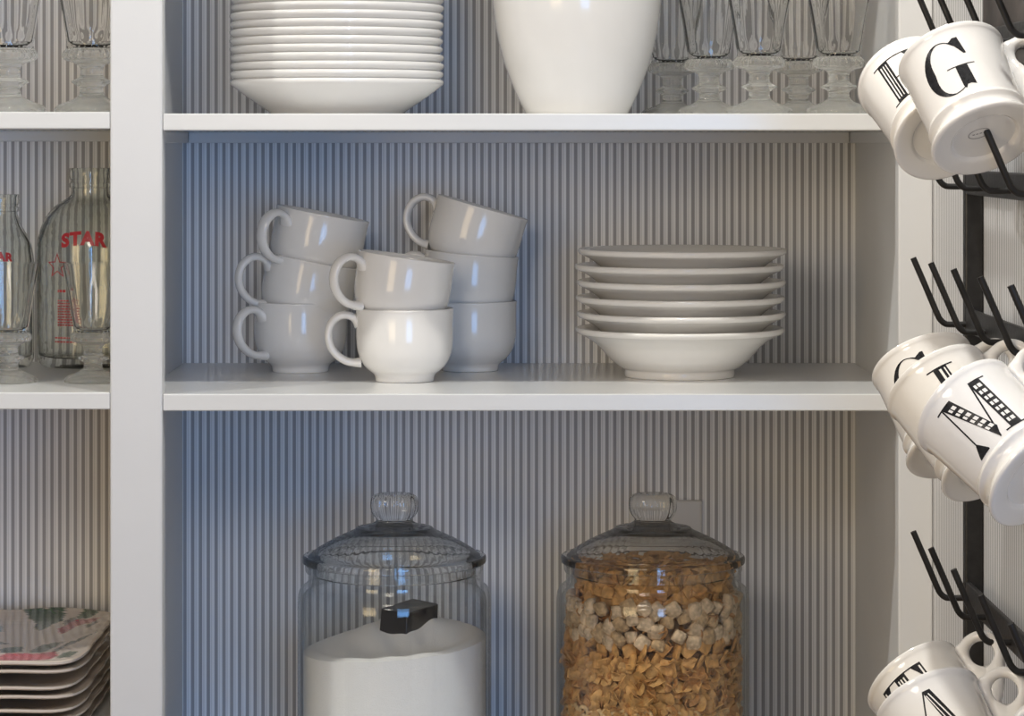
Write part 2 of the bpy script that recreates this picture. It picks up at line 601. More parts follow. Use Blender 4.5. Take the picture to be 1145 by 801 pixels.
i_top = next(i for i, p in enumerate(gob_out) if p[1] > .0488)
stem_prof = [(max(0, p[0]), p[1]) for p in gob_out[:i_top + 1]] + [(.0172, .0492), (.0140, .0490), (.0060, .0488), (0, .0487)]
bowl_prof = [(0, .0489), (.0140, .0491), (.0174, .0493)] + [(max(0, p[0]), p[1]) for p in gob_out[i_top + 1:]] + [(max(0, p[0]), p[1] + .0012 * (p[1] < .053)) for p in gob_in]
stem_me = lathe('goblet_stem', stem_prof, 96, 50, gob_mod)
stem_me.materials.append(M_GLASS)
gbowl_me = lathe('goblet_bowl', bowl_prof, 96, 50, gob_mod)
gbowl_me.materials.append(M_GBOWL)


def goblet(px, Y, z, s, label, group):
    t = thing('glass_goblet', label, 'goblet', (X_at(px, Y), Y, z + .0001), (0, 0, px), group)
    t.scale = (s, s, s)
    obj('stem', stem_me, None, t)
    obj('bowl', gbowl_me, None, t)


GG = 'goblets on the top shelf, right of the vase'
goblet(849, .052, Z1, 1.00, 'clear footed glass goblet, front row, the one farther from the mugs', GG)
goblet(938, .055, Z1, 1.00, 'clear footed glass goblet at the front of the top shelf, touching the hanging mugs', GG)
goblet(793, .130, Z1, 1.00, 'clear footed glass goblet in the second row, between vase and front goblets', GG)
goblet(751.5, .250, Z1, 1.00, 'clear footed glass goblet at the back, half hidden by the white vase', GG)
goblet(893, .200, Z1, 1.00, 'clear footed glass goblet at the back, seen between the two front goblets', GG)
GL = 'goblets in the left bay'
goblet(9.5, .056, ZL1, 1.12, 'clear footed goblet, upper left shelf, cut by the photo edge', GL)
goblet(102.5, .056, ZL1, 1.12, 'clear footed goblet, upper left shelf, against the white stile', GL)
goblet(10, .105, ZL2, 0.89, 'clear footed goblet, middle left shelf, in front of the smaller milk bottle', GL)
goblet(104, .105, ZL2, 0.89, 'clear footed goblet, middle left shelf, in front of the larger milk bottle', GL)


# ------------------------------------------------------------------ flat print wrapped on round surfaces
def flat_polys(polys, step):
    """2D polygons -> bmesh cut into vertical slices so that it can bend"""
    bm = bmesh.new()
    for poly in polys:
        vs_ = [bm.verts.new((x, 0, z)) for x, z in poly]
        try:
            bm.faces.new(vs_)
        except ValueError:
            pass
    bmesh.ops.triangulate(bm, faces=bm.faces[:])
    xs = [v.co.x for v in bm.verts]
    x = math.floor(min(xs) / step) * step
    while x < max(xs):
        bmesh.ops.bisect_plane(bm, geom=bm.verts[:] + bm.edges[:] + bm.faces[:], plane_co=(x, 0, 0), plane_no=(1, 0, 0))
        x += step
    return bm


def wrap(name, polys, radius, z0, ang0=0.0, step=0.0015, zstep=None, tilt=None):
    """polys (x, z) in metres; wrapped on the -y side of a round body with radius(z)"""
    bm = flat_polys(polys, step)
    if zstep:
        zs = [v.co.z for v in bm.verts]
        z = math.floor(min(zs) / zstep) * zstep
        while z < max(zs):
            bmesh.ops.bisect_plane(bm, geom=bm.verts[:] + bm.edges[:] + bm.faces[:], plane_co=(0, 0, z), plane_no=(0, 0, 1))
            z += zstep
    for v in bm.verts:
        x, z = v.co.x, v.co.z + z0
        r = radius(z)
        a = ang0 + x / r
        v.co = (r * math.sin(a), -r * math.cos(a), z)
    me = bpy.data.meshes.new(name)
    bm.to_mesh(me)
    bm.free()
    for p in me.polygons:
        p.use_smooth = True
    # face outwards
    bm = bmesh.new()
    bm.from_mesh(me)
    for f in bm.faces:
        c = f.calc_center_median()
        if f.normal.x * c.x + f.normal.y * c.y < 0:
            f.normal_flip()
    bm.to_mesh(me)
    bm.free()
    return me


def text_polys(s, size, bold=0.0, spacing=1.0):
    """outlines of a line of text as triangles (x, z), starting at x = 0"""
    cu = bpy.data.curves.new('t', 'FONT')
    cu.body = s
    cu.size = size
    cu.offset = bold
    cu.space_character = spacing
    cu.resolution_u = 3
    o = bpy.data.objects.new('t', cu)
    C.objects.link(o)
    dg = bpy.context.evaluated_depsgraph_get()
    me = o.evaluated_get(dg).to_mesh()
    pl = [[(me.vertices[i].co.x, me.vertices[i].co.y) for i in p.vertices] for p in me.polygons]
    o.evaluated_get(dg).to_mesh_clear()
    bpy.data.objects.remove(o)
    bpy.data.curves.remove(cu)
    return pl


def rad_fn(prof):
    """outer radius at height z for an (r, z) profile of the outside"""
    pts = sorted([(p[1], p[0]) for p in prof])

    def f(z):
        if z <= pts[0][0]:
            return pts[0][1]
        for (z0, r0), (z1, r1) in zip(pts, pts[1:]):
            if z0 <= z <= z1:
                t = (z - z0) / max(1e-9, z1 - z0)
                return r0 + (r1 - r0) * t
        return pts[-1][1]
    return f


# ---- milk bottles
def bottle(name, label, px, Y, z, Rb, H, neck_r, text_ang, tsize):
    t = thing(name, label, 'bottle', (X_at(px, Y), Y, z + .0001), None, 'milk bottles in the left bay')
    h = H
    out = spl([(0, .004), (Rb * .70, .002), (Rb * .86, .0005), (Rb * .97, .006), (Rb, .016), (Rb, .08 * h / .185), (Rb, .58 * h), (Rb * .97, .655 * h), (Rb * .87, .735 * h), (Rb * .68, .805 * h), (neck_r * 1.08, .855 * h), (neck_r * .97, .885 * h), (neck_r * .97, .900 * h)], 4)
    lip = spl([(neck_r * 1.08, .905 * h), (neck_r * 1.09, .92 * h), (neck_r, .93 * h), (neck_r * 1.02, .945 * h), (neck_r * 1.10, .955 * h), (neck_r * 1.10, .985 * h), (neck_r * 1.05, h), (neck_r * .92, h)], 3)
    w = .0035
    inn = spl([(neck_r * .86, .98 * h), (neck_r * .84, .885 * h), (neck_r * .93, .845 * h), (Rb * .60, .795 * h), (Rb * .80, .725 * h), (Rb * .97 - w, .65 * h), (Rb - w, .575 * h), (Rb - w, .08 * h / .185), (Rb - w, .02), (Rb * .85, .010), (Rb * .5, .0095), (0, .010)], 4)
    prof = [(max(0, p[0]), p[1]) for p in out + lip + inn]
    obj('glass_body', lathe('glass_body', prof, 72, 50), M_BOTTLE, t)
    fr = rad_fn([(p[0] + .0003, p[1]) for p in out if p[0] > Rb * .5 and p[1] > .006])
    k = Rb / .050
    # arched word
    tp = text_polys('STAR', tsize, tsize * .055, 1.12)
    x1 = max(x for p in tp for x, _ in p)
    arch = lambda x: -((x / (.5 * x1)) ** 2) * tsize * .18
    tp = [[(x - x1 / 2, zz + arch(x - x1 / 2)) for x, zz in p] for p in tp]
    obj('word_print', wrap('word_print', tp, fr, .625 * h, text_ang + .10, .0012, .004), M_RED, t)
    # outline star
    sx, sz, so, th = -.0215 * k, .515 * h, .0125 * k, .0008 * k
    pts = [(sx + (so if i % 2 == 0 else so * .42) * math.sin(math.pi * i / 5), sz + (so if i % 2 == 0 else so * .42) * math.cos(math.pi * i / 5)) for i in range(10)]
    pts2 = [(sx + (x - sx) * .80, sz + (zz - sz) * .80) for x, zz in pts]
    st = [[pts[i], pts[(i + 1) % 10], pts2[(i + 1) % 10], pts2[i]] for i in range(10)]
    obj('star_print', wrap('star_print', st, fr, 0, text_ang, .0012), M_RED, t)
    # small print, too fine to read: short strokes in lines
    rr = random.Random(len(label))
    lines = []
    for zz, n, hgt in [(.385, 3, .0024)] + [(.34 - .0135 * i, 7, .0012) for i in range(10)] + [(.155, 8, .0013), (.135, 12, .0013)]:
        x = (-.024 if zz < .17 else -.021) * k
        for _ in range(n):
            wd = rr.uniform(.0012, .0032) * k
            lines.append([(x, zz * h), (x + wd, zz * h), (x + wd, zz * h + hgt * k), (x, zz * h + hgt * k)])
            x += wd + .0007 * k
    obj('small_print', wrap('small_print', lines, fr, 0, text_ang, .0012), M_RED, t)
    return t


bottle('milk_bottle', 'larger clear glass milk bottle with red STAR print beside the stile', 101, .285, ZL2, .0497, .1855, .0185, -.08, .0165)
bottle('milk_bottle', 'smaller clear glass milk bottle with red print at the photo edge', -1, .275, ZL2, .0325, .161, .0175, .05, .0108)

# ------------------------------------------------------------------ stacked cups
cup_out = spl([(0, .0030), (.0205, .0030), (.0225, 0), (.0252, 0), (.0260, .0012), (.0264, .0042), (.0280, .0068), (.0318, .0098), (.0368, .0150), (.0405, .0225), (.0423, .0310), (.0428, .0400), (.0427, .0520), (.0430, .0605), (.0434, .0636)], 4)
cup_in = spl([(.0430, .0645), (.0420, .0646), (.0408, .0635), (.0400, .0600), (.0396, .0450), (.0392, .0320), (.0370, .0220), (.0310, .0130), (.0200, .0085), (0, .0080)], 4)
cup_prof = [(max(0, p[0]), max(0, p[1])) for p in cup_out + cup_in]
cup_me = lathe('cup_body', cup_prof, 72, 60)
cup_me.materials.append(M_CREAM)
hp = spl([(-.0395, 0, .0500), (-.0440, 0, .0555), (-.0510, 0, .0585), (-.0590, 0, .0570), (-.0655, 0, .0500), (-.0675, 0, .0400), (-.0650, 0, .0300), (-.0590, 0, .0225), (-.0520, 0, .0180), (-.0450, 0, .0165), (-.0385, 0, .0165)], 5)
flare = lambda f: 1 + .55 * max(0, 1 - f / .12) + .35 * max(0, 1 - (1 - f) / .12)
cup_h = sweep('handle', hp, lambda f: .0064 * flare(f), lambda f: .0036 * flare(f), (0, 1, 0), 14)
cup_h.materials.append(M_CREAM)


def cup(label, base, tilt=0.0, az=0.0):
    """base: world position of the foot; tilt: clockwise lean seen from the front (degrees); az: handle turned towards the room"""
    q = Matrix.Rotation(R(tilt), 4, 'Y') @ Matrix.Rotation(R(az), 4, 'Z')
    t = thing('coffee_cup', label, 'cup', base, q.to_euler(), 'stacked coffee cups')
    obj('body', cup_me, None, t)
    obj('handle', cup_h, None, t)
    return t


def axis_(tilt):
    return Vector((math.sin(R(tilt)), 0, math.cos(R(tilt))))


# left stack
YA = .238
a0 = Vector((X_at(336, YA), YA, Z2 + .0001))
cup('ivory cup at the bottom of the left stack of three', a0, 0, 36)
rim = P(351, 291.5, YA)
a1 = rim - axis_(11) * .0640
cup('ivory cup tilted in the middle of the left stack of three', a1, 11, 20)
a2 = a1 + axis_(11) * .0440
cup('ivory cup tilted on top of the left stack of three', a2, 11, 44)
# front stack
YB = .133
b0 = Vector((X_at(452.5, YB), YB, Z2 + .0001))
cup('ivory cup under another in the front stack of two', b0, 0, 4)
b1 = P(455, 287.5, YB) - axis_(8) * .0640
cup('ivory cup tilted on top of the front stack of two', b1, 8, 27)
# rear stack
YCC = .250
c0 = Vector((X_at(525.5, YCC), YCC, Z2 + .0001))
cup('ivory cup at the bottom of the rear stack, behind the front stack', c0, 0, -5)
c1 = P(528, 284, YCC) - axis_(5) * .0640
cup('ivory cup in the middle of the rear stack, behind the front stack', c1, 5, -5)
c2 = P(540, 232, YCC) - axis_(16) * .0640
cup('ivory cup tilted on top of the rear stack, farthest from the stile', c2, 16, -12)

# ------------------------------------------------------------------ bowls
bo = spl([(0, .003), (.043, .003), (.0450, 0), (.0490, 0), (.0497, .003), (.0500, .0065), (.0545, .0090), (.0620, .0150), (.0680, .0215), (.0745, .0285), (.0820, .0340), (.0885, .0375), (.0925, .0392)], 4)
bi = spl([(.0940, .0412), (.0940, .0430), (.0925, .0442), (.0885, .0436), (.0815, .0400), (.0740, .0348), (.0680, .0282), (.0620, .0205), (.0550, .0135), (.0450, .0095), (.020, .0085), (0, .0085)], 4)
bowl_me = lathe('bowl', [(max(0, p[0]), max(0, p[1])) for p in bo + bi], 96, 60)
bowl_me.materials.append(M_CREAM)
YW = .183
BORD = ['bottom bowl of the stack, showing its whole side', 'second from the bottom of the bowl stack', 'third from the bottom of the bowl stack', 'third from the top of the bowl stack', 'second from the top of the bowl stack', 'topmost of the bowl stack']
for k in range(6):
    jx = (0, .0012, .0005, .0012, -.0004, .0022)[k]
    o = obj('soup_bowl', bowl_me, None, None, (X_at(760, YW) + jx, YW, Z2 + .0001 + k * .01425), (0, 0, k * 1.1))
    tag(o, 'ivory wide-rimmed soup bowl, ' + BORD[k], 'bowl', 'stacked soup bowls')

# ------------------------------------------------------------------ storage jars
YJ = 0.17


def lid_mod(r, z, a):
    if .034 < r < .074 and z > .188:
        return r * (1 + .0022 * math.cos(48 * a))
    if r < .022 and .225 < z < .250:
        return r * (1 + .035 * math.cos(12 * a))
    return r


body_o = spl([(0, .006), (.060, .005), (.072, .001), (.080, .003), (.0857, .012), (.0867, .024), (.0867, .080), (.0867, .140), (.0865, .158), (.0845, .1665), (.0800, .1705), (.0775, .1735), (.0772, .1795), (.0795, .1825), (.0800, .1865), (.0785, .1885)], 4)
body_i = spl([(.0745, .1885), (.0735, .1830), (.0735, .1730), (.0765, .1665), (.0808, .1625), (.0826, .1560), (.0828, .140), (.0828, .080), (.0828, .024), (.080, .013), (.065, .0105), (0, .0105)], 4)
jar_me = lathe('jar_body', [(max(0, p[0]), p[1]) for p in body_o + body_i], 96, 50)
jar_me.materials.append(M_JAR)
lo = spl([(.0700, .1800), (.0722, .1795), (.0728, .1870), (.0735, .1893), (.0800, .1893), (.0822, .1905), (.0824, .1945), (.0812, .1962), (.0770, .1970), (.0742, .1985), (.0700, .2015), (.0600, .2075), (.0480, .2135), (.0370, .2185), (.0345, .2205), (.0330, .2215), (.0230, .2235), (.0165, .2265), (.0160, .2290), (.0185, .2320), (.0205, .2370), (.0207, .2440), (.0190, .2490), (.0150, .2512), (.006, .2518), (0, .2518)], 4)
li = spl([(0, .2165), (.014, .2162), (.030, .2145), (.046, .2098), (.058, .2042), (.0675, .1985), (.0690, .1930)], 4)


JX = [X_at(441, YJ), X_at(730, YJ)]
lid2 = lathe('lid', [(max(0, p[0]), p[1]) for p in list(li) + [(.0700, .1800)] + list(lo)[1:]], 144, 45, lid_mod)
lid2.materials.append(M_LID)
for i, lab in enumerate(('round glass storage jar with knobbed glass lid, holding white sugar', 'round glass storage jar with knobbed glass lid, full of cereal')):
    t = thing('storage_jar', lab, 'jar', (JX[i], YJ, Z3 + .0001), (0, 0, i * .4), 'glass storage jars on the lower shelf')
    obj('glass_body', jar_me, None, t)
    obj('lid', lid2, None, t)

# ---- sugar
RS = .0818
verts, faces = [], []
NR, NS = 26, 72


def sugar_h(x, y):
    r = math.hypot(x, y)
    z = .1150 + .026 * math.exp(-(((x - .010) / .050) ** 2 + ((y - .026) / .050) ** 2))
    z += .010 * (x / RS) * .6
    z += .0022 * math.sin(62 * y + 30 * x + 8 * math.sin(25 * x)) * math.exp(-(r / .06) ** 2)
    z += .0022 * math.exp(-((r - .074) / .006) ** 2) * (1 if y < 0 else .4)
    return z


for i in range(NR + 1):
    r = RS * (i / NR)
    for k in range(NS):
        a = 2 * math.pi * k / NS
        x, y = r * math.cos(a), r * math.sin(a)
        verts.append((x, y, sugar_h(x, y)))
for i in range(NR):
    for k in range(NS):
        k2 = (k + 1) % NS
        faces.append((i * NS + k, i * NS + k2, (i + 1) * NS + k2, (i + 1) * NS + k))
prev = NR * NS
for r, z in ((RS, .06), (RS, .026), (.078, .0145), (.064, .0122)):
    st = len(verts)
    for k in range(NS):
        a = 2 * math.pi * k / NS
        verts.append((r * math.cos(a), r * math.sin(a), z))
    for k in range(NS):
        k2 = (k + 1) % NS
        faces.append((prev + k, prev + k2, st + k2, st + k))
    prev = st
faces.append(tuple(prev + k for k in range(NS)))
sg = mk('sugar', verts, faces, 60)
so = obj('sugar_fill', sg, M_SUGAR, None, (JX[0], YJ, Z3))
tag(so, 'white sugar heaped inside the glass jar around a black scoop', 'sugar', None, 'stuff')

# ---- scoop half buried in the sugar
sc = thing('scoop', 'black scoop handle sticking out of the white sugar', 'scoop', (JX[0] + .003, YJ - .006, Z3 + .127))
hb = bmesh.new()
bmesh.ops.create_cube(hb, size=1)
for v in hb.verts:
    w = .0158 if v.co.z < 0 else .0148
    v.co = (v.co.x * 2 * w, v.co.y * .046 + .016, v.co.z * .034 + .004 + (.003 if v.co.y > 0 else 0))
bmesh.ops.bevel(hb, geom=hb.edges[:], offset=.0007, segments=1, affect='EDGES')
hm = bpy.data.meshes.new('handle')
hb.to_mesh(hm)
hb.free()
finish(hm, 40)
ho = obj('handle', hm, M_SCOOP, sc)
bl = lathe('scoop_bowl', [(0, -.052), (.012, -.0515), (.020, -.046), (.022, -.030), (.022, -.014), (.020, -.014), (.020, -.030), (.018, -.044), (.010, -.049), (0, -.0495)], 32, 50)
obj('scoop_bowl', bl, M_SCOOP, sc, (0, .02, 0))
sc.rotation_euler = (0, R(4), R(-36))


# ---- cereal
def pillow(name, s, th, seed):
    rr = random.Random(seed)
    n = 5
    v, f = [], []
    for side in (1, -1):
        for i in range(n):
            for j in range(n):
                u, w = i / (n - 1) * 2 - 1, j / (n - 1) * 2 - 1
                e = (1 - u ** 6) * (1 - w ** 6)
                rad = 1 - .10 * (u * u * w * w)
                v.append((u * s * rad + rr.uniform(-.04, .04) * s, w * s * rad + rr.uniform(-.04, .04) * s, side * (th * (.55 + .45 * e)) + rr.uniform(-.08, .08) * th))
    for side in (0, 1):
        o = side * n * n
        for i in range(n - 1):
            for j in range(n - 1):
                f.append((o + i * n + j, o + (i + 1) * n + j, o + (i + 1) * n + j + 1, o + i * n + j + 1))
    loop = [i * n for i in range(n)] + [(n - 1) * n + j for j in range(1, n)] + [i * n + n - 1 for i in range(n - 2, -1, -1)] + [j for j in range(n - 2, 0, -1)]
    for a, b in zip(loop, loop[1:] + loop[:1]):
        f.append((a, b, b + n * n, a + n * n))
    return mk(name, v, f, 70)


def flake(name, s, seed):
    rr = random.Random(seed)
    n, m = 12, 3
    ph = [rr.uniform(0, 6.28) for _ in range(5)]
    curl = rr.uniform(25, 70)
    hgt = lambda x, y: curl * x * x - .5 * curl * y * y + .0009 * math.sin(x * 520 + ph[0]) + .0009 * math.sin(y * 480 + ph[1])
    v, f = [(0, 0, hgt(0, 0))], []
    outl = [s * (1 + .22 * math.sin(2 * a + ph[2]) + .13 * math.sin(3 * a + ph[3]) + .08 * math.sin(5 * a + ph[4])) for a in [2 * math.pi * k / n for k in range(n)]]
    for i in range(1, m):
        for k in range(n):
            a = 2 * math.pi * k / n
            r = outl[k] * i / (m - 1)
            x, y = r * math.cos(a), r * math.sin(a)
            v.append((x, y, hgt(x, y) + (rr.uniform(-.0007, .0007))))
    top = len(v)
    v += [(x, y, z - .0009) for x, y, z in v]
    for o in (0, top):
        for k in range(n):
            k2 = (k + 1) % n
            f.append((o, o + 1 + k, o + 1 + k2))
            for i in range(m - 2):
                b = o + 1 + i * n
                f.append((b + k, b + k2, b + n + k2, b + n + k))
    b = 1 + (m - 2) * n
    for k in range(n):
        k2 = (k + 1) % n
        f.append((b + k, b + k2, top + b + k2, top + b + k))
    return mk(name, v, f, 60)


def ring(name, r, t):
    v, f = [], []
    n, m = 12, 6
    for i in range(n):
        a = 2 * math.pi * i / n
        for j in range(m):
            b = 2 * math.pi * j / m
            q = r + t * math.cos(b)
            v.append((q * math.cos(a), q * math.sin(a), t * math.sin(b)))
    for i in range(n):
        for j in range(m):
            f.append((i * m + j, ((i + 1) % n) * m + j, ((i + 1) % n) * m + (j + 1) % m, i * m + (j + 1) % m))
    return mk(name, v, f, 180)


SQ_P = [pillow('cereal_square', .0056 + .0005 * i, .0042, i) for i in range(5)]
SQ_G = [pillow('cereal_square', .0058 + .0005 * i, .0017, 10 + i) for i in range(4)]
FLK = [flake('corn_flake', .0062 + .0003 * i, 20 + i) for i in range(8)]
RNG = [ring('cereal_ring', .0046, .0020)]
for i, m_ in enumerate(SQ_P):
    m_.materials.append(M_SQ_TAN if i % 3 == 1 else M_SQ_PALE)
for m_ in SQ_G:
    m_.materials.append(M_SQ_GOLD)
for i, m_ in enumerate(FLK):
    m_.materials.append(M_FLAKE if i % 4 else M_FLAKE2)
RNG[0].materials.append(M_RING)
rc = random.Random(3)


def on_wall(a, z, rad, tilt):
    """orientation: piece's own z axis roughly along the jar's radius"""
    rn = Vector((math.sin(a), -math.cos(a), 0))
    n = (rn + Vector((rc.gauss(0, tilt), rc.gauss(0, tilt), rc.gauss(0, tilt)))).normalized()
    q = n.to_track_quat('Z', 'Y').to_matrix().to_4x4() @ Matrix.Rotation(rc.uniform(0, 6.28), 4, 'Z')
    return Matrix.Translation(Vector((JX[1], YJ, Z3)) + rn * rad + Vector((0, 0, z))) @ q


def scatter(meshes, name, label, cat, group, z0, z1, n, mind, rad, tilt, amax=1.75):
    pts, tries = [], 0
    while len(pts) < n and tries < 20000:
        tries += 1
        a, z = rc.uniform(-amax, amax), rc.uniform(z0, z1)
        if all((((a - b) * rad) ** 2 + (z - w) ** 2) > mind * mind for b, w in pts):
            pts.append((a, z))
    for a, z in pts:
        o = obj(name, rc.choice(meshes))
        rr_ = rad + rc.uniform(-.002, .0012)
        if z > .160:
            rr_ = min(rr_, .0675 + rc.uniform(-.002, 0))
        o.matrix_world = on_wall(a, z, rr_, tilt)
        tag(o, label, cat, group)


scatter(SQ_G, 'cereal_square', 'golden brown cereal square at the top of the cereal jar', 'cereal', 'golden cereal squares at the jar neck', .1625, .184, 60, .0085, .070, .5)
scatter(SQ_P, 'frosted_cereal_square', 'pale frosted cereal square in the band below the jar neck', 'cereal', 'pale cereal squares below the jar neck', .128, .160, 105, .0104, .0745, .28)
scatter(SQ_G, 'cereal_square', 'golden brown cereal square below the pale frosted squares', 'cereal', 'golden cereal squares in the middle of the jar', .108, .127, 55, .0098, .0752, .5)
scatter(FLK, 'corn_flake', 'golden curled corn flake in the lower layer of the cereal jar', 'cereal', 'corn flakes in the cereal jar', .060, .109, 230, .0064, .0752, .42)
scatter(RNG, 'cereal_ring', 'small beige oat ring at the bottom of the visible cereal', 'cereal', 'oat rings in the cereal jar', .046, .066, 85, .0075, .0755, .5)
# surface pieces seen through the lid
for k in range(55):
    r_, a_ = .064 * math.sqrt(rc.random()), rc.uniform(0, 6.28)
    me = rc.choice(SQ_G + FLK[:4])
    o = obj('cereal_square' if me in SQ_G else 'corn_flake', me)
    n = Vector((rc.gauss(0, .35), rc.gauss(0, .35), 1)).normalized()
    o.matrix_world = Matrix.Translation((JX[1] + r_ * math.cos(a_), YJ + r_ * math.sin(a_), Z3 + .1855 + .006 * (1 - (r_ / .064) ** 2) + rc.uniform(0, .0015))) @ n.to_track_quat('Z', 'Y').to_matrix().to_4x4()
    tag(o, 'brown cereal piece lying on the surface under the cereal jar lid', 'cereal', 'cereal under the jar lid')
# the rest of the fill, which cannot be told apart
cv, cf = [], []
src = [(m_, [tuple(v.co) for v in m_.vertices], [tuple(p.vertices) for p in m_.polygons]) for m_ in FLK[:4]]
for k in range(1500):
    _, vv, ff = rc.choice(src)
    z = rc.uniform(.016, .183)
    rm = .0735 if z < .158 else .066
    rad, a = rm * (.80 + .2 * rc.random()), rc.uniform(0, 6.28)
    n = Vector((rc.gauss(0, 1), rc.gauss(0, 1), rc.gauss(0, 1))).normalized()
    mt = Matrix.Translation((rad * math.sin(a), -rad * math.cos(a), z)) @ n.to_track_quat('Z', 'Y').to_matrix().to_4x4()
    b = len(cv)
    cv += [mt @ Vector(v) for v in vv]
    cf += [tuple(i + b for i in p) for p in ff]
b = len(cv)
for z, r_ in ((.0125, .058), (.0135, .062), (.155, .062), (.182, .058)):
    for k in range(32):
        cv.append(Vector((r_ * math.cos(k / 32 * 6.2832), r_ * math.sin(k / 32 * 6.2832), z)))
for i in range(3):
    for k in range(32):
        cf.append((b + i * 32 + k, b + i * 32 + (k + 1) % 32, b + (i + 1) * 32 + (k + 1) % 32, b + (i + 1) * 32 + k))
cf.append(tuple(b + k for k in range(32)))
cf.append(tuple(b + 96 + k for k in range(32)))
co = obj('cereal_fill', mk('cereal_fill', cv, cf, 60), M_FLAKE2, None, (JX[1], YJ, Z3))
tag(co, 'brown cereal packed behind the outer pieces inside the jar', 'cereal', None, 'stuff')

# ------------------------------------------------------------------ square festive plates, left bay
PW = .140
pcx, pcy = -.3595 - PW, .032 + PW


def sq_out(a, s):
    """rounded square with gently scalloped edge, half width s"""
    n = 9.0
    c, d = abs(math.cos(a)), abs(math.sin(a))
    r = s / ((c ** n + d ** n) ** (1 / n))
    return r * (1 + .010 * math.cos(12 * a))


def fest_plate(name, nr, ns, painted):
    v, f = [], []
    prof = [(0, .0045), (.30, .0045), (.62, .0046), (.70, .0050), (.78, .0060), (.86, .0074), (.94, .0092), (.985, .0106), (1.0, .0098)]
    und = [(1.0, .0080), (.985, .0066), (.90, .0048), (.80, .0030), (.72, .0010), (.66, 0.0), (.60, 0), (.58, .0012), (0, .0012)]

    def samp(t, pr):
        for (a, za), (b_, zb) in zip(pr, pr[1:]):
            if a <= t <= b_:
                return za + (zb - za) * (t - a) / (b_ - a)
        return pr[-1][1]
    ts = [i / nr for i in range(1, nr + 1)]
    v.append((0, 0, .0045))
    for t in ts:
        for k in range(ns):
            a = 2 * math.pi * k / ns
            r = sq_out(a, PW * t) if t > .5 else sq_out(a, PW * t)
            wob = .0010 * math.cos(12 * a) * max(0, t - .7) / .3
            v.append((r * math.cos(a), r * math.sin(a), samp(t, prof) + wob))
    for k in range(ns):
        f.append((0, 1 + k, 1 + (k + 1) % ns))
    for i in range(nr - 1):
        for k in range(ns):
            k2 = (k + 1) % ns
            f.append((1 + i * ns + k, 1 + i * ns + k2, 1 + (i + 1) * ns + k2, 1 + (i + 1) * ns + k))
    prev = 1 + (nr - 1) * ns
    for t, z in und[:-1]:
        st = len(v)
        for k in range(ns):
            a = 2 * math.pi * k / ns
            r = sq_out(a, PW * t)
            wob = .0010 * math.cos(12 * a) * max(0, t - .7) / .3
            v.append((r * math.cos(a), r * math.sin(a), max(0, z + wob)))
        for k in range(ns):
            k2 = (k + 1) % ns
            f.append((prev + k, prev + k2, st + k2, st + k))
        prev = st
    f.append(tuple(prev + k for k in range(ns)))
    return mk(name, v, f, 50), samp, prof


def inside(x, y, poly):
    c = False
    j = len(poly) - 1
    for i in range(len(poly)):
        (xi, yi), (xj, yj) = poly[i], poly[j]
        if (yi > y) != (yj > y) and x < (xj - xi) * (y - yi) / (yj - yi) + xi:
            c = not c
        j = i
    return c


RIMZ = [-.4424, -.4492, -.4636, -.4710, -.4832, -.4905, -.5018]
GREEN, DGREEN, REDC, DRED = (.045, .095, .045), (.025, .045, .03), (.42, .035, .05), (.26, .02, .03)
motif_px = [
    (GREEN, [(28, 686), (40, 682), (52, 686), (58, 681), (70, 681), (73, 688), (70, 693), (58, 696), (46, 703), (38, 700), (40, 694), (33, 691)]),
    (GREEN, [(86, 690), (95, 684), (110, 684), (112, 687), (100, 691), (90, 692)]),
    (DGREEN, [(71, 694), (84, 690), (87, 696), (76, 700)]),
    (REDC, [(64, 702), (75, 697), (85, 692), (100, 693), (113, 692), (105, 697), (88, 699), (76, 704), (68, 708)]),
    (DGREEN, [(96, 700), (108, 697), (110, 699), (98, 703)]),
    (GREEN, [(0, 724), (10, 721), (25, 721), (24, 726), (10, 728), (0, 727)]),
    (GREEN, [(34, 726), (45, 720), (60, 717), (72, 717), (62, 722), (50, 727), (38, 728)]),
    (DGREEN, [(56, 729), (75, 719), (95, 714), (110, 711), (96, 716), (76, 722), (60, 730)]),
    (REDC, [(-10, 733), (10, 728), (25, 728), (40, 729), (62, 728), (66, 733), (52, 738), (20, 739), (-10, 738)]),
    (GREEN, [(62, 737), (70, 731), (84, 731), (86, 734), (78, 738)]),
    (GREEN, [(-8, 696), (4, 699), (3, 704), (-8, 704)]),
    (DGREEN, [(-8, 714), (4, 716), (12, 718), (2, 718), (-8, 717)]),
]
top_z = ZC + RIMZ[0]
motifs = []
for col, poly in motif_px:
    q = []
    for x_, y_ in poly:
        d = (ZC - (top_z - .004)) * F_PX / (y_ - YH)
        q.append(((x_ - XC) * d / F_PX - pcx, d - D0 - pcy))
    motifs.append((col, q))
    motifs.append((col, [(-x_, y_) for x_, y_ in q]))


def plate_material():
    m = bpy.data.materials.new('cream_glaze_with_floral_print')
    m.use_nodes = True
    nt = m.node_tree
    b_ = nt.nodes['Principled BSDF']
    b_.inputs['Roughness'].default_value = 0.14
    at = nt.nodes.new('ShaderNodeVertexColor')
    at.layer_name = 'print'
    nt.links.new(at.outputs['Color'], b_.inputs['Base Color'])
    return m


M_FEST = plate_material()


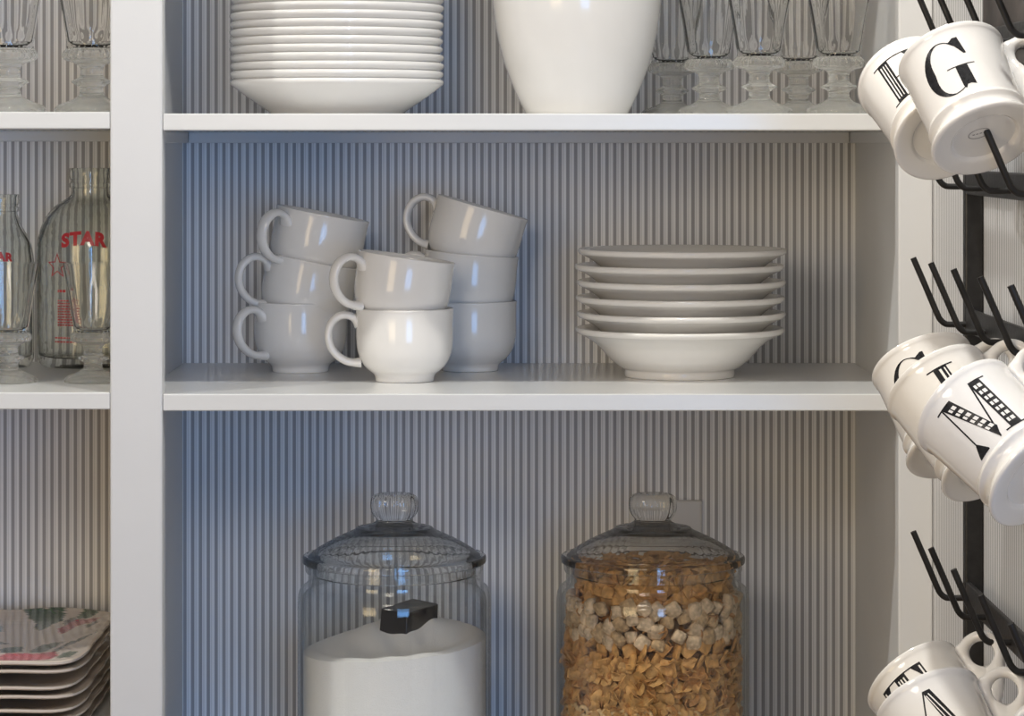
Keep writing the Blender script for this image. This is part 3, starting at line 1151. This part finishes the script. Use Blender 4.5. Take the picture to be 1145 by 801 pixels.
def paint(me, on):
    ca = me.color_attributes.new('print', 'FLOAT_COLOR', 'POINT')
    cols = []
    for vtx in me.vertices:
        c = (.66, .58, .50)
        x_, y_ = vtx.co.x, vtx.co.y
        if on and vtx.co.z > .004:
            for col, poly in motifs:
                if inside(x_ + .0012 * math.sin(900 * y_), y_ + .0012 * math.sin(800 * x_), poly):
                    kk = .75 + .5 * abs(math.sin(x_ * 310 + y_ * 170))
                    c = tuple(min(1, q * kk) for q in col)
        cols += [*c, 1]
    ca.data.foreach_set('color', cols)


hi, _, _ = fest_plate('festive_plate', 84, 280, True)
paint(hi, True)
lo_, _, _ = fest_plate('festive_plate', 20, 120, False)
paint(lo_, False)
FORD = ['topmost of its stack, poinsettia print in full view', 'second from the top of its stack', 'third from the top of its stack', 'fourth from the top of its stack', 'fifth from the top of its stack', 'sixth from the top of its stack', 'lowest of its stack']
for k, z in enumerate(RIMZ):
    me = hi if k == 0 else lo_
    if not me.materials:
        me.materials.append(M_FEST)
    zz = ZC + z - .0107
    if k == len(RIMZ) - 1:
        zz = ZL3 + .0001
    o = obj('festive_plate', me, None, None, (pcx + (0, .001, -.002, .0015, -.001, .001, 0)[k], pcy + (0, -.0005, .001, 0, .0012, 0, 0)[k], zz), (0, 0, (0, .004, -.006, .005, 0, -.004, 0)[k]))
    tag(o, 'cream scalloped square plate, ' + FORD[k], 'plate', 'festive square plates on the lower left shelf')

# ------------------------------------------------------------------ mug rack on the right wall
HZ = [2.15, 2.062, 1.959, 1.849, 1.739]                # distances of the five hooks from the eye
LEV = [0.0685, -0.034, -0.1377, -0.3433]
XB, XP = 0.3306, 0.349
rack = thing('mug_rack', 'black iron wall rack with rows of upturned hooks holding lettered mugs', 'rack', (XWALL, -.25, ZC - .9))
rl = Vector((XWALL, -.25, ZC - .9))


def rpart(name, me, m, parent=rack):
    for v in me.vertices:
        v.co -= rl
    return obj(name, me, m, parent)


rpart('post', box('post', XP, XWALL - .0002, -.250, -.238, ZC - .9, ZC + .085, .0012), M_IRON)
rpart('backplate', prism('backplate', [(0, 0)] * 0 + [(XWALL - .009, -.295), (XWALL - .0002, -.295), (XWALL - .0002, -.66), (XWALL - .009, -.66)], ZC + .05, ZC + .27, .004), M_PLATE_DARK)
for lv, z in enumerate(LEV):
    zz = ZC + z
    path = [(XP + .002, -.2505, zz + .004), (XP + .001, -.36, zz + .004), (XP + .0005, -.48, zz + .004), (XP + .001, -.60, zz + .004), (XP + .002, -.70, zz + .004)]
    br = rpart('hook_bar', box('hook_bar', XP, XP + .004, -.700, -.2505, zz - .006, zz + .0125, .0012), M_IRON)
    rpart('standoff', box('standoff', XP + .004, XWALL - .0002, -.690, -.678, zz - .004, zz + .010, .001), M_IRON, br)
    for d in (HZ[:4] if lv == 1 else HZ):
        y = d - D0
        pts = [(XP + .001, y, zz), (XB + .0065, y, zz), (XB + .0028, y, zz + .0008), (XB - .0004, y, zz + .0036), (XB - .0030, y, zz + .0085), (XB - .0115, y, zz + .0285), (XB - .0208, y, zz + .0500)]
        rpart('hook', sweep('hook', spl(pts, 4), .00235, .00235, (0, 1, 0), 10), M_IRON)

# ---- mugs
MH, MR = .072, .036
mo = spl([(0, .0040), (.019, .0040), (.0215, .0034), (.0232, .0018), (.0260, .0010), (.0330, .0002), (.0354, .0006), (.0360, .0018), (.0357, .0032), (.0342, .0048), (.0328, .0066), (.0320, .0088), (.0321, .0112), (.0330, .0132), (.0337, .0146), (.0334, .0160), (.0326, .0172), (.0325, .0195), (.0329, .0300), (.0335, .0450), (.0342, .0600), (.0348, .0665), (.0356, .0690)], 4)
mi = spl([(.0360, .0712), (.0358, .0722), (.0345, .0722), (.0335, .0705), (.0325, .0640), (.0312, .0450), (.0304, .0280), (.0290, .0160), (.0240, .0095), (.014, .0080), (0, .0078)], 4)
mug_me = lathe('mug_body', [(max(0, p[0]), max(0, p[1])) for p in mo + mi], 80, 60)
mug_me.materials.append(M_MUG)
mug_r = rad_fn([(p[0], p[1]) for p in mo if p[1] > .0175])

# handle: a flat loop with a round finger hole near the rim, tapering down the side
hc = (.0480, .0560)
outl = spl([(.0335, .0690), (.0400, .0715), (.0475, .0730), (.0555, .0710), (.0615, .0645), (.0632, .0560), (.0605, .0470), (.0545, .0370), (.0475, .0275), (.0410, .0205), (.0340, .0160), (.0325, .0300), (.0330, .0450), (.0332, .0580)], 5, True)
hv, hf = [], []
N = len(outl)
K = 8
for p in outl:
    a = math.atan2(p[1] - hc[1], p[0] - hc[0])
    hx, hz = hc[0] + .0082 * math.cos(a), hc[1] + .0098 * math.sin(a)
    mx_, mz_ = (hx + p[0]) / 2, (hz + p[1]) / 2
    ex, ez = (p[0] - hx) / 2, (p[1] - hz) / 2
    th_ = min(.0046, math.hypot(ex, ez) * .95)
    for k in range(K):
        g = 2 * math.pi * k / K
        cgs = math.copysign(abs(math.cos(g)) ** .8, math.cos(g))
        sgs = math.copysign(abs(math.sin(g)) ** .8, math.sin(g))
        hv.append((mx_ + ex * cgs, th_ * sgs, mz_ + ez * cgs))
for i in range(N):
    for k in range(K):
        hf.append((i * K + k, ((i + 1) % N) * K + k, ((i + 1) % N) * K + (k + 1) % K, i * K + (k + 1) % K))
handle_me = mk('mug_handle', hv, hf, 180)
handle_me.materials.append(M_MUG)


def arc(a0, a1, rx, rz, thin, thick, n=26):
    """a curved stroke with thick left side, as quads"""
    out = []
    ps = []
    for i in range(n + 1):
        a = R(a0 + (a1 - a0) * i / n)
        w = thin + (thick - thin) * max(0, -math.cos(a)) ** 1.3
        o_ = (rx * math.cos(a), rz * math.sin(a))
        l_ = math.hypot(*o_)
        i_ = (o_[0] * (1 - w / l_), o_[1] * (1 - w / l_))
        ps.append((o_, i_))
    for (o1, i1), (o2, i2) in zip(ps, ps[1:]):
        out.append([o1, o2, i2, i1])
    return out


def rects(*rs):
    return [[(a, c), (b_, c), (b_, d), (a, d)] for a, b_, c, d in rs]


def hatch(p0, p1, w, n, fill=.55):
    """n white windows along the stroke p0 -> p1 of width w"""
    out = []
    for i in range(n):
        t0, t1 = (i + .5 - fill / 2) / n, (i + .5 + fill / 2) / n
        a = (p0[0] + (p1[0] - p0[0]) * t0, p0[1] + (p1[1] - p0[1]) * t0)
        b_ = (p0[0] + (p1[0] - p0[0]) * t1, p0[1] + (p1[1] - p0[1]) * t1)
        out.append([(a[0] - w / 2, a[1]), (a[0] - w / 6, a[1]), (b_[0] - w / 6, b_[1]), (b_[0] - w / 2, b_[1])])
        out.append([(a[0], a[1]), (a[0] + w / 2, a[1]), (b_[0] + w / 2, b_[1]), (b_[0], b_[1])])
    return out


LET = {
    'G': (arc(62, 308, 15, 20, .7, 7.0) + [[(4, 19.2), (7.2, 17.6), (10.5, 20), (13.6, 20), (15.4, 7), (13.8, 7), (10, 13.5), (6, 17.4)]] +
          [[(5.5, -1.5), (13, -1.5), (13.4, -15.5), (14.2, -17.5), (11, -16), (9, -15.6), (6, -16.5)]] + rects((0, 18, -1.5, -.8)) + [[(6, -16.5), (9, -15.6), (7.5, -18.5), (6.8, -18.3)]], []),
    'C': (arc(60, 300, 15, 20, .7, 7.0) + [[(5, 19), (8, 17.6), (12, 20), (14, 20), (15, 8), (13.8, 8), (10, 14)]], [[(-12.6, -6), (-11.6, -6), (-11.6, 7), (-12.6, 7)]]),
    'M': (rects((-14, -13, -19.5, 20), (8.5, 16, -20, 20), (8.5, 19.5, 19, 20), (5, 19.5, -20, -19), (-18, -7, 19, 20)) +
          [[(-13.6, 20), (-6, 20), (3.4, -13), (.4, -20)], [(0, -20), (1, -20), (9.6, 20), (8.6, 20)], [(-18, -20), (-9, -20), (-9, -19), (-12.8, -12), (-14.2, -12), (-18, -19)]],
          hatch((-9, 17), (.6, -13), 4.6, 6) + hatch((12.2, 17.5), (12.2, -17), 4.8, 7)),
    'T': (rects((-17, 17, 19, 20), (-4.2, 4.2, -20, 20), (-8, 8, -20, -19)) + [[(-17, 20), (-9, 20), (-12, 17), (-15, 8), (-17, 8)], [(17, 20), (9, 20), (12, 17), (15, 8), (17, 8)]],
          rects((-2.6, -1.6, -17, 17), (-.6, .4, -17, 17), (1.6, 2.6, -17, 17), (-15.8, -14.6, 11, 18), (14.6, 15.8, 11, 18))),
    'A': ([[(-1.5, 20), (-.4, 20), (-13.2, -20), (-14.4, -20)], [(-1.5, 20), (3.6, 20), (16, -20), (7.4, -20)]] + rects((-9.5, 6, -8, -7), (-18, -9, -20, -19), (4, 19, -20, -19)),
          [[(1.2, 17.5), (2.0, 17.5), (13.6, -18), (12.6, -18)], [(-.4, 16.5), (.2, 16.5), (9.8, -18), (9.0, -18)]]),
    'F': (rects((-11, -3, -20, 20), (-15, 14, 19, 20), (-15, 1, -20, -19), (-3, 6, 0, 1)) + [[(14, 20), (8, 20), (11, 16), (13, 8), (14, 8)], [(6, 6), (5, 1), (5, 0), (6, -5)]],
          rects((-9.6, -8.6, -17, 17), (-7.4, -6.6, -17, 17), (-5.2, -4.6, -17, 17))),
    'I': (rects((-4.5, 4.5, -20, 20), (-9, 9, 19, 20), (-9, 9, -20, -19)), rects((-1.0, .6, -18, 18), (2.4, 3.2, -18, 18))),
}


def mug(letter, lab, th, ph, x, z, dy, dist, lang=0.0):
    th, ph = R(th), R(ph)
    a = Vector((-math.sin(th) * math.cos(ph), math.sin(ph), math.cos(th) * math.cos(ph)))
    h = Vector((math.cos(th), 0, math.sin(th)))
    n = a.cross(h)
    cpos = Vector((x, dist - D0 + dy, ZC + z))
    base = cpos - a * (MH / 2)
    mt = Matrix(((h.x, n.x, a.x, 0), (h.y, n.y, a.y, 0), (h.z, n.z, a.z, 0), (0, 0, 0, 1)))
    t = thing('letter_mug', lab, 'mug', base, mt.to_euler(), 'letter mugs hanging on the rack')
    obj('body', mug_me, None, t)
    obj('handle', handle_me, None, t)
    if letter:
        blk, wht = LET[letter]
        mm = lambda ps: [[(p_[0] * .00104, p_[1] * .00104) for p_ in q] for q in ps]
        k = obj('letter', wrap('letter', mm(blk), lambda zz: mug_r(zz) + .00015, .0405, lang, .0016, .004), M_INK, t)
        if wht:
            obj('letter_inlay', wrap('letter_inlay', mm(wht), lambda zz: mug_r(zz) + .0003, .0405, lang, .0016, .004), M_MUG, k)
    if letter == 'G':                                     # oval maker's stamp under the foot
        sv, sf = [], []
        n_ = 32
        for rr_ in ((.0075, .0050), (.0069, .0044)):
            for k_ in range(n_):
                g = 2 * math.pi * k_ / n_
                sv.append((rr_[0] * math.cos(g) - .003, rr_[1] * math.sin(g) - .004, .0038))
        for k_ in range(n_):
            sf.append((k_, (k_ + 1) % n_, n_ + (k_ + 1) % n_, n_ + k_))
        for i in range(4):
            bx = -.0075 + i * .0024
            q = len(sv)
            sv += [(bx, -.0045, .0038), (bx + .0016, -.0045, .0038), (bx + .0016, -.0035, .0038), (bx, -.0035, .0038)]
            sf.append((q, q + 1, q + 2, q + 3))
        obj('maker_stamp', mk('maker_stamp', sv, sf, 0), M_STAMP, t)
    return t


mug('G', 'white mug lettered G, nearest of the two mugs at the top', 16.0, 37.7, .3055, .0279, .0220, HZ[3], -.36)
mug('F', 'white mug with partly hidden letter, behind the G mug', 23.9, 52.4, .2918, .0227, .0084, HZ[2], -.25)
mug('M', 'white mug lettered M with striped strokes, nearest of the middle row', 43.6, 42.5, .3007, -.1809, -.0216, HZ[4], 0.0)
mug('I', 'white mug between the M mug and the mug lettered C', 31.5, 38.4, .2973, -.1812, -.0112, HZ[3], .12)
mug('C', 'white mug with a curved letter C, farthest of the middle row', 18.3, 36.6, .2989, -.1805, -.0089, HZ[2], -.45)
mug('T', 'white mug lettered T with outlined serifs, behind the A mug', 36.0, 41.1, .2993, -.3913, -.0128, HZ[2], -.22)
mug('A', 'white mug lettered A, second from the front of the lowest row', 25.0, 42.0, .2885, -.3890, -.0126, HZ[3], -.02)
mug(None, 'white mug whose rim just shows at the lower right corner', 43.0, 41.0, .3010, -.3990, -.0180, HZ[4])
